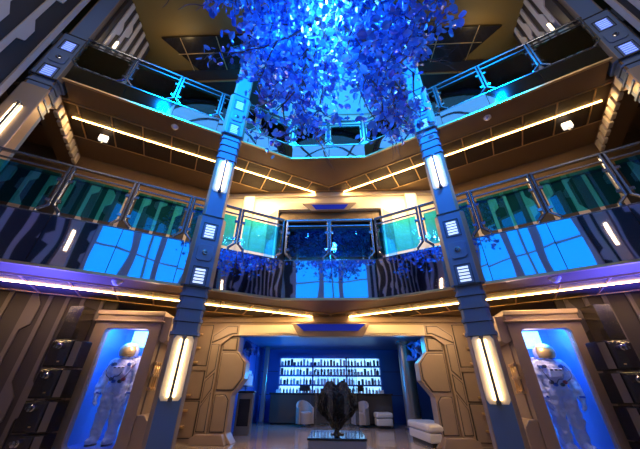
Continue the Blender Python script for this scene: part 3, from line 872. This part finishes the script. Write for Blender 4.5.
        bt = MB(); bt.prism([(s * .15 + .07 * math.cos(a) * 1.1, -.05 + .155 * math.sin(a)) for a in [2 * PI * k / 16 for k in range(16)]], 0, .03, 'z')
        bt.build('boot_sole', M['suitgrey'], t)
    return t
for sg, e, rz in CASES:
    off = rot2((sg * .13, .58), rz)
    suit(f'white spacesuit with gold visor standing in the {SIDE[sg]} display case', (e.location.x + off.x, e.location.y + off.y, .14), rz, sg)['group'] = 'spacesuits in the cases'

# ------------------------------------------------------------------ stacked black storage cases and lower side walls
tier = ['topmost', 'second from the top', 'third from the top', 'lowest']
for sg in (-1, 1):
    m = -sg
    for k, z in enumerate((1.42, .93, .44, .0)):
        t = thing('storage_case', f'black storage case, {tier[k]} of the stack beside the {SIDE[sg]} spacesuit', 'storage case', (sg * 5.03, 5.5, z), 0, 'stacked black storage cases')
        X = lambda a, b: sorted((m * a, m * b))
        H = .46 if k < 3 else .42
        MB().prism([(m * -.25, 0), (m * .19, 0), (m * .25, .10), (m * .25, .36), (m * -.25, .36)], 0.0, H, 'z').build('body', M['black'], t, bevel=.01)
        MB().prism([(m * .195, -.004), (m * .25, .095), (m * .258, .088), (m * .203, -.012)], .02, H - .02, 'z').build('edge_strip', M['stripe_shaded'], t)
        MB().box(*X(-.23, .17), -.02, 0, .03, H - .03).build('front_panel', M['smoke'], t, bevel=.008)
        R = Matrix.Translation((m * -.04, -.02, H - .11)) @ Matrix.Rotation(PI / 2, 4, 'X')
        kb = MB(); kb.lathe([(.05, 0), (.05, .02), (.03, .03), (.03, .05), (.045, .06), (.045, .08), (.001, .085)], 14, T=R)
        kb.build('knob', M['chrome'], t, smooth=False)
        MB().box(*X(-.17, -.12), -.03, -.02, H - .13, H - .09).build('latch', M['chrome'], t)
        MB().box(*X(.02, .06), -.026, -.02, .08, .1).build('indicator', M['gold'], t)
    # dark header above the stack, striped wall behind
    a, b = (sg * 4.98, 6.42), (sg * 8.3, 4.75)
    if sg == -1: a, b = b, a
    e, L = wall_frame(f'wall_{SIDE[sg]}_ground', a, b, 0, Z1, M['dark'])
    stripes(L, 0.02, Z1 - .02, 31 + sg, step=.32, bar=.075).build('stripe_relief', M['stripe_shaded'], e)
    MB().box(*sorted((sg * 5.36, sg * 5.06)), 5.62, 5.95, 1.92, 2.55).build('header', M['black'], None)['kind'] = 'structure'
    COL.objects[-1].name = f'trim_{6 + (sg > 0)}'

# ------------------------------------------------------------------ near side walls with stripes, rear facade
for sg in (-1, 1):
    a, b = (sg * 6.55, -4.4), (sg * 6.55, 3.22)
    if sg == 1: a, b = b, a
    e, L = wall_frame(f'wall_{SIDE[sg]}_near', a, b, F1, ZC, M['dark'])
    stripes(L, F1 + .02, ZC - .02, 43, step=.44, bar=.10, jog=.17).build('stripe_relief', M['stripe'], e)
    MB().box(L - .10 if sg == -1 else 0, L if sg == -1 else .10, -.06, 0, F1, ZC).build('edge_trim', M['stripe'], e)
    # striped end wall on the top walkway
    a, b = (sg * 6.02, 3.62), (sg * 6.32, 5.15)
    if sg == 1: a, b = b, a
    e, L = wall_frame(f'wall_{SIDE[sg]}_end', a, b, F2, ZC, M['dark'], .1)
    stripes(L, F2 + .02, ZC - .02, 52 + sg, step=.27, bar=.12, jog=.14).build('stripe_relief', M['stripe'], e)
    # cross beam with blocks between outer column and wall
    tb = sempty(f'trim_{8 + (sg > 0)}', WP(sg, 5.95, 0, 0), -sg * ANG)
    MB().box(-.22, .22, .17, 2.95, Z2 - .35, Z2).build('cross_beam', M['soffit'], tb)
    for k in range(8):
        y = .45 + k * .30
        MB().box(sg * -.22 - .05, sg * -.22 + .05, y, y + .2, Z2 - .42, Z2 - .12).build('beam_block', M['cream'], tb, bevel=.02)
    MB().prism([(.17, Z2 - .35), (.75, Z2 - .35), (.45, Z2 - .62), (.38, Z2 - 1.0), (.17, Z2 - 1.0)], -.20, .20, 'x').build('corner_bracket', M['panel'], tb, bevel=.02)
    MB().box(-.24, .24, .14, .42, F1, Z2 - .35).build('door_post', M['panel'], tb, bevel=.02)

for sg in (-1, 1):
    a, b = (sg * 8.3, -4.4), (sg * 8.3, 4.8)
    if sg == 1: a, b = b, a
    wall_frame(f'wall_{SIDE[sg]}_lower', a, b, 0, F1, M['dark'])
    struct(MB().box(*sorted((sg * 6.55, sg * 8.6)), -4.4, 2.9, F1 - .3, F1).build(f'trim_{12 + (sg > 0)}', M['soffit']))
e, L = wall_frame('wall_rear', (6.6, -4.3), (-6.6, -4.3), 0, ZC, M['dark'])
stripes(L, .02, ZC - .02, 61, step=.7, bar=.2, jog=.3).build('stripe_relief', M['stripe'], e)
w2 = sempty('window_2', (0, -4.22, 0))
MB().box(-2.15, 2.15, -.03, 0, 4.6, 9.0).build('lit_pane', M['bwin'], w2)
f = MB()
for x, w in ((-2.2, .10), (-.72, .17), (.05, .05), (.72, .17), (2.2, .10)): f.box(x - w, x + w, -.03, .08, 4.5, 9.1)
for z in (4.55, 6.9, 9.05): f.box(-2.2, 2.2, -.03, .06, z - .04, z + .04)
f.build('window_frame', M['stripe'], w2)
for sg in (-1, 1):
    t = sempty(f'trim_{10 + (sg > 0)}', (sg * 3.5, -2.2, 0))
    MB().box(-.2, .2, -.15, .15, 0, ZC).build('rear_post', M['panel'], t, bevel=.03)
    MB().box(-.045, .045, .15, .17, 5.25, 6.15).build('rear_lamp', M['tube'], t)

# ------------------------------------------------------------------ small fixtures
for sg, (x, y) in ((-1, (-6.25, 5.15)), (1, (6.3, 5.2))):
    x, y = sg * 6.15, 5.14
    t = thing('ceiling_fixture', f'small white fixture hanging under the upper balcony soffit on the {SIDE[sg]}', 'ceiling fixture', (x, y, Z2), -sg * ANG, 'white fixtures under the upper balcony')
    MB().tube([(0, 0, 0), (0, 0, -.08)], .012, 8).build('stem', M['steel'], t)
    MB().box(-.10, .10, -.05, .05, -.26, -.08).build('housing', M['fixlit'], t, bevel=.015)
    MB().tube([(0, 0, -.26), (0, 0, -.34)], .02, 8).build('nozzle', M['whitep'], t)
for sg in (-1, 1):
    for z, x, y, lev in ((Z1, 4.05, 4.98, 'lower'), (Z2, 4.1, 4.95, 'upper')):
        t = thing('dome_camera', f'small round dome camera under the {lev} balcony on the {SIDE[sg]}', 'camera', (sg * x, y, z), 0, 'dome cameras under the balconies')
        MB().lathe([(.001, -.03), (.09, -.03), (.09, 0), (.001, 0)], 18).build('base', M['whitep'], t)
        MB().ball((0, 0, -.03), (.07, .07, .065), 14, 10).build('dome', M['whitep'], t, smooth=True)
for sg in (-1, 1):
    t = thing('sconce', f'small bright wall sconce on the striped end wall, top walkway, {SIDE[sg]}', 'wall lamp', (sg * 5.97, 3.95, 9.35), 0, 'sconces on the top walkway')
    MB().box(-.03, .03, -.04, .04, -.22, .22).build('backplate', M['steel'], t)
    MB().tube([(-sg * .045, 0, -.2), (-sg * .045, 0, .2)], .025, 8).build('tube', M['tube'], t)

# ------------------------------------------------------------------ hanging blue tree
tr = thing('hanging_tree', 'huge blue-leaved tree sculpture hanging from the atrium ceiling', 'tree sculpture', (0.05, 2.25, 6.8))
rnd = random.Random(12)
TC = Vector((0, 0, 0))
tips = []
def branch(p, d, L, r, depth, mb):
    pts = [p.copy()]; rs = [r]; n = 6; q = p.copy(); dd = d.copy()
    for i in range(n):
        dd = (dd + Vector((rnd.uniform(-.28, .28), rnd.uniform(-.28, .28), rnd.uniform(-.25, .22)))).normalized()
        q = q + dd * (L / n); pts.append(q.copy()); rs.append(r * (1 - .7 * (i + 1) / n))
        if depth > 0 and i >= 1 and rnd.random() < .85:
            sd = (dd + Vector((rnd.uniform(-1, 1), rnd.uniform(-1, 1), rnd.uniform(-.8, .5)))).normalized()
            branch(q, sd, L * rnd.uniform(.4, .6), r * .55, depth - 1, mb)
        tips.append((q.copy(), depth))
    mb.tube(pts, rs, 5)
mb = MB(); mb.tube([(0, 0, 2.5), (.05, .02, 1.2), (-.05, .05, .3), (0, 0, -.4)], [.10, .13, .16, .10], 10); mb.build('trunk', M['bark'], tr, smooth=True)
MB().tube([(0, 0, 2.4), (0, 0, 6.4)], .03, 8).build('cable', M['steel'], tr)
for k in range(17):
    a = 2 * PI * k / 17 + rnd.uniform(-.15, .15); mb = MB()
    zz = rnd.uniform(-.3, 1.0); el = rnd.uniform(-.45, .2)
    d = Vector((math.cos(a) * 1.15, math.sin(a) * .85, el)).normalized()
    branch(Vector((0, 0, zz)), d, rnd.uniform(2.0, 2.7), .05, 2, mb)
    mb.build('branch', M['bark'], tr)
for k in range(10):
    a = PI * (k + .5) / 10; mb = MB()
    branch(Vector((0, 0, -.3)), Vector((math.cos(a) * .8, math.sin(a) * .8, -.75)).normalized(), rnd.uniform(2.0, 2.6), .045, 2, mb)
    mb.build('branch', M['bark'], tr)
lv = MB()
def leaf(c, size):
    d = Vector((rnd.gauss(0, 1), rnd.gauss(0, 1), rnd.gauss(0, .8) - .3)).normalized()
    u = d.orthogonal().normalized(); u.rotate(Matrix.Rotation(rnd.uniform(0, 2 * PI), 3, d)); n = d.cross(u)
    l, w = size, size * rnd.uniform(.30, .42); b = size * rnd.uniform(.05, .18)
    pr = [(0, 0), (.22, .75), (.52, 1.0), (.82, .62), (1, 0)]
    vs = []
    mid = [c + d * l * x - n * b * math.sin(PI * x) * .5 for x, _ in pr]
    lf = [mid[i] + u * w * pr[i][1] + n * b * pr[i][1] for i in (1, 2, 3)]
    rt = [mid[i] - u * w * pr[i][1] + n * b * pr[i][1] for i in (1, 2, 3)]
    vs = mid + lf + rt
    lv.add(vs, [(0, 1, 5), (1, 2, 6, 5), (2, 3, 7, 6), (3, 4, 7), (0, 8, 1), (1, 8, 9, 2), (2, 9, 10, 3), (3, 10, 4)])
for p, dep in tips:
    if abs(p.x) > 2.6 or p.z < -2.9 or p.y > 2.15 or (p.z < -1.1 and rnd.random() < .55): continue
    nl = 2 if dep else 3
    for _ in range(nl):
        q = p + Vector((rnd.gauss(0, .13), rnd.gauss(0, .13), rnd.gauss(0, .13)))
        leaf(q, rnd.uniform(.11, .22))
NT = 2700
k = 0
while k < NT:
    p = Vector((rnd.gauss(0, 1.05), rnd.gauss(.1, .85), rnd.gauss(-.1, .75)))
    if abs(p.x) > 2.55 or p.y > 2.0 or p.z < -2.9: continue
    k += 1
    if p.z < -.9 and rnd.random() < .5: continue
    leaf(p, rnd.uniform(.12, .235) * (.85 if p.z < -.9 else 1))
lv.build('foliage', M['leaf'], tr, fix=False)
for k in range(12):
    MB().ball((rnd.gauss(0, .22), rnd.gauss(-.2, .25), rnd.gauss(-.7, .3)), .024, 8, 6).build('bulb', M['bulb'], tr, smooth=True)
tr.scale = (.72, .72, .72)
# ------------------------------------------------------------------ lights
def light(kind, name, loc, energy, color, size=.1, rot=None, spot=None, sizey=None, target=None):
    l = bpy.data.lights.new(name, kind); l.energy = energy; l.color = color
    if kind == 'AREA':
        l.size = size
        if sizey: l.shape = 'RECTANGLE'; l.size_y = sizey
    else: l.shadow_soft_size = size
    if spot: l.spot_size = spot; l.spot_blend = .6
    o = bpy.data.objects.new(name, l); COL.objects.link(o); o.location = loc
    if target is not None: o.rotation_euler = (Vector(target) - Vector(loc)).to_track_quat('-Z', 'Y').to_euler()
    elif rot: o.rotation_euler = rot
    return o
BL = (.03, .36, 1.0)
light('POINT', 'tree_light', (0.05, 2.2, 6.1), 260, (.10, .45, 1), .2)
for x, y, z in ((-.9, 2.45, 6.6), (.95, 2.45, 6.6), (0, 1.8, 6.1), (0.1, 3.0, 5.8)):
    light('POINT', 'tree_light', (x, y, z), 62, BL, .15)
for sg in (-1, 1):
    light('SPOT', 'skylight_spot', (sg * 3.15, .5, 11.3), 12500, (.0, .29, 1), .09, spot=1.08, target=(sg * 2.7, 5.4, 8.2)).data.spot_blend = 1.0
    light('SPOT', 'added_panel_uplight', (sg * 1.2, 6.9, 8.3), 230, (.0, .34, 1), .15, spot=1.9, target=(sg * 1.0, 6.4, 11.4))  # added light that turns the pale panel cyan
    light('SPOT', 'added_cyan_spot', (sg * 1.3, 6.5, 10.9), 420, (.0, .36, 1), .2, spot=1.7, target=(sg * 1.0, 8, 8.4))  # added light to tint the upper back wall cyan
    sgc, e, rz = [c for c in CASES if c[0] == sg][0]
    q = rot2((sg * .30, .45), rz)
    light('AREA', 'case_light', (e.location.x + q.x, e.location.y + q.y, 2.38), 34, (.0, .20, 1), .4, target=(e.location.x + q.x + sg * .35, e.location.y + q.y + .1, 0))
    q = rot2((-sg * .15, .25), rz)
    light('POINT', 'case_light', (e.location.x + q.x, e.location.y + q.y, 2.0), 14, (1, .74, .72), .08)
    light('SPOT', 'soffit_uplight', (sg * 5.4, 4.85, 1.6), 1300, (.05, .06, 1), .1, spot=2.2, target=(sg * 5.3, 4.5, 2.86))
    light('AREA', 'added_wall_fill', (sg * 3.0, 6.9, 2.8), 20, (1, .70, .42), .7, rot=(0, 0, 0))  # added warm fill for the ground-level walls, no fixture modelled
light('AREA', 'shop_light', (-.9, 10.4, 2.58), 28, (.0, .16, 1), 2.6, rot=(0, 0, 0))
light('SPOT', 'skylight_spot', (0, -.6, 11.3), 7000, (.0, .36, 1), .4, spot=1.0, target=(0, 7.5, 8.6))
light('AREA', 'added_front_fill', (0, -2.2, 2.9), 11, (1, .76, .55), 3.0, sizey=.6, target=(0, 6, .8))  # added soft fill from behind the camera, brightens fronts like the plinth
light('AREA', 'shop_light', (.2, 10.0, 2.55), 34, (1, .72, .45), 1.2, rot=(0, 0, 0))
light('POINT', 'shop_light', (-1.75, 11.2, 1.5), 75, (.0, .30, 1), .15)
light('POINT', 'shop_light', (2.1, 9.2, 2.2), 25, (.0, .40, 1), .15)
for sg in (-1, 1):
    light('POINT', 'walkway_light', (sg * 5.0, 4.9, 10.6), 26, (1, .68, .3), .2)
    light('AREA', 'walkway_light', (sg * 2.4, 7.1, 7.05), 120, (1, .74, .38), 1.2, rot=(0, 0, 0))
    light('AREA', 'near_light', (sg * 4.2, -.5, 9.5), 60, (1, .82, .66), 1.0, target=(sg * 6.5, 2.4, 8))

for c, rz, L in leds:
    o = light('AREA', 'led_light', c, 75, (1, .66, .30), L, rot=(0, 0, rz), sizey=.03)
w = bpy.data.worlds.new('world'); S.world = w; w.use_nodes = True
w.node_tree.nodes['Background'].inputs[0].default_value = (.10, .12, .2, 1)
w.node_tree.nodes['Background'].inputs[1].default_value = .12

# ------------------------------------------------------------------ camera
f, pi_, ya, ro_, x0 = 279.2847, .53384, -.0459, .0084, .0503
F = Vector((math.sin(ya) * math.cos(pi_), math.cos(ya) * math.cos(pi_), math.sin(pi_)))
R = Vector((math.cos(ya), -math.sin(ya), 0)); U = R.cross(F)
R2 = R * math.cos(ro_) + U * math.sin(ro_); U2 = -R * math.sin(ro_) + U * math.cos(ro_)
cam = bpy.data.cameras.new('camera'); cam.sensor_width = 36; cam.lens = f * 36 / 640; cam.clip_start = .05; cam.clip_end = 100
co = bpy.data.objects.new('camera', cam); COL.objects.link(co)
mt_ = Matrix(((R2.x, U2.x, -F.x), (R2.y, U2.y, -F.y), (R2.z, U2.z, -F.z))).to_4x4()
mt_.translation = Vector((x0, 0, 1.1)); co.matrix_world = mt_
S.camera = co
vs = S.view_settings
S.display_settings.display_device = 'sRGB'
vs.view_transform = 'Standard'; vs.look = 'None'; vs.exposure = 0; vs.gamma = 1; vs.use_curve_mapping = False
S.cycles.use_denoising = True
S.cycles.max_bounces = 10; S.cycles.transparent_max_bounces = 16; S.cycles.sample_clamp_indirect = 6
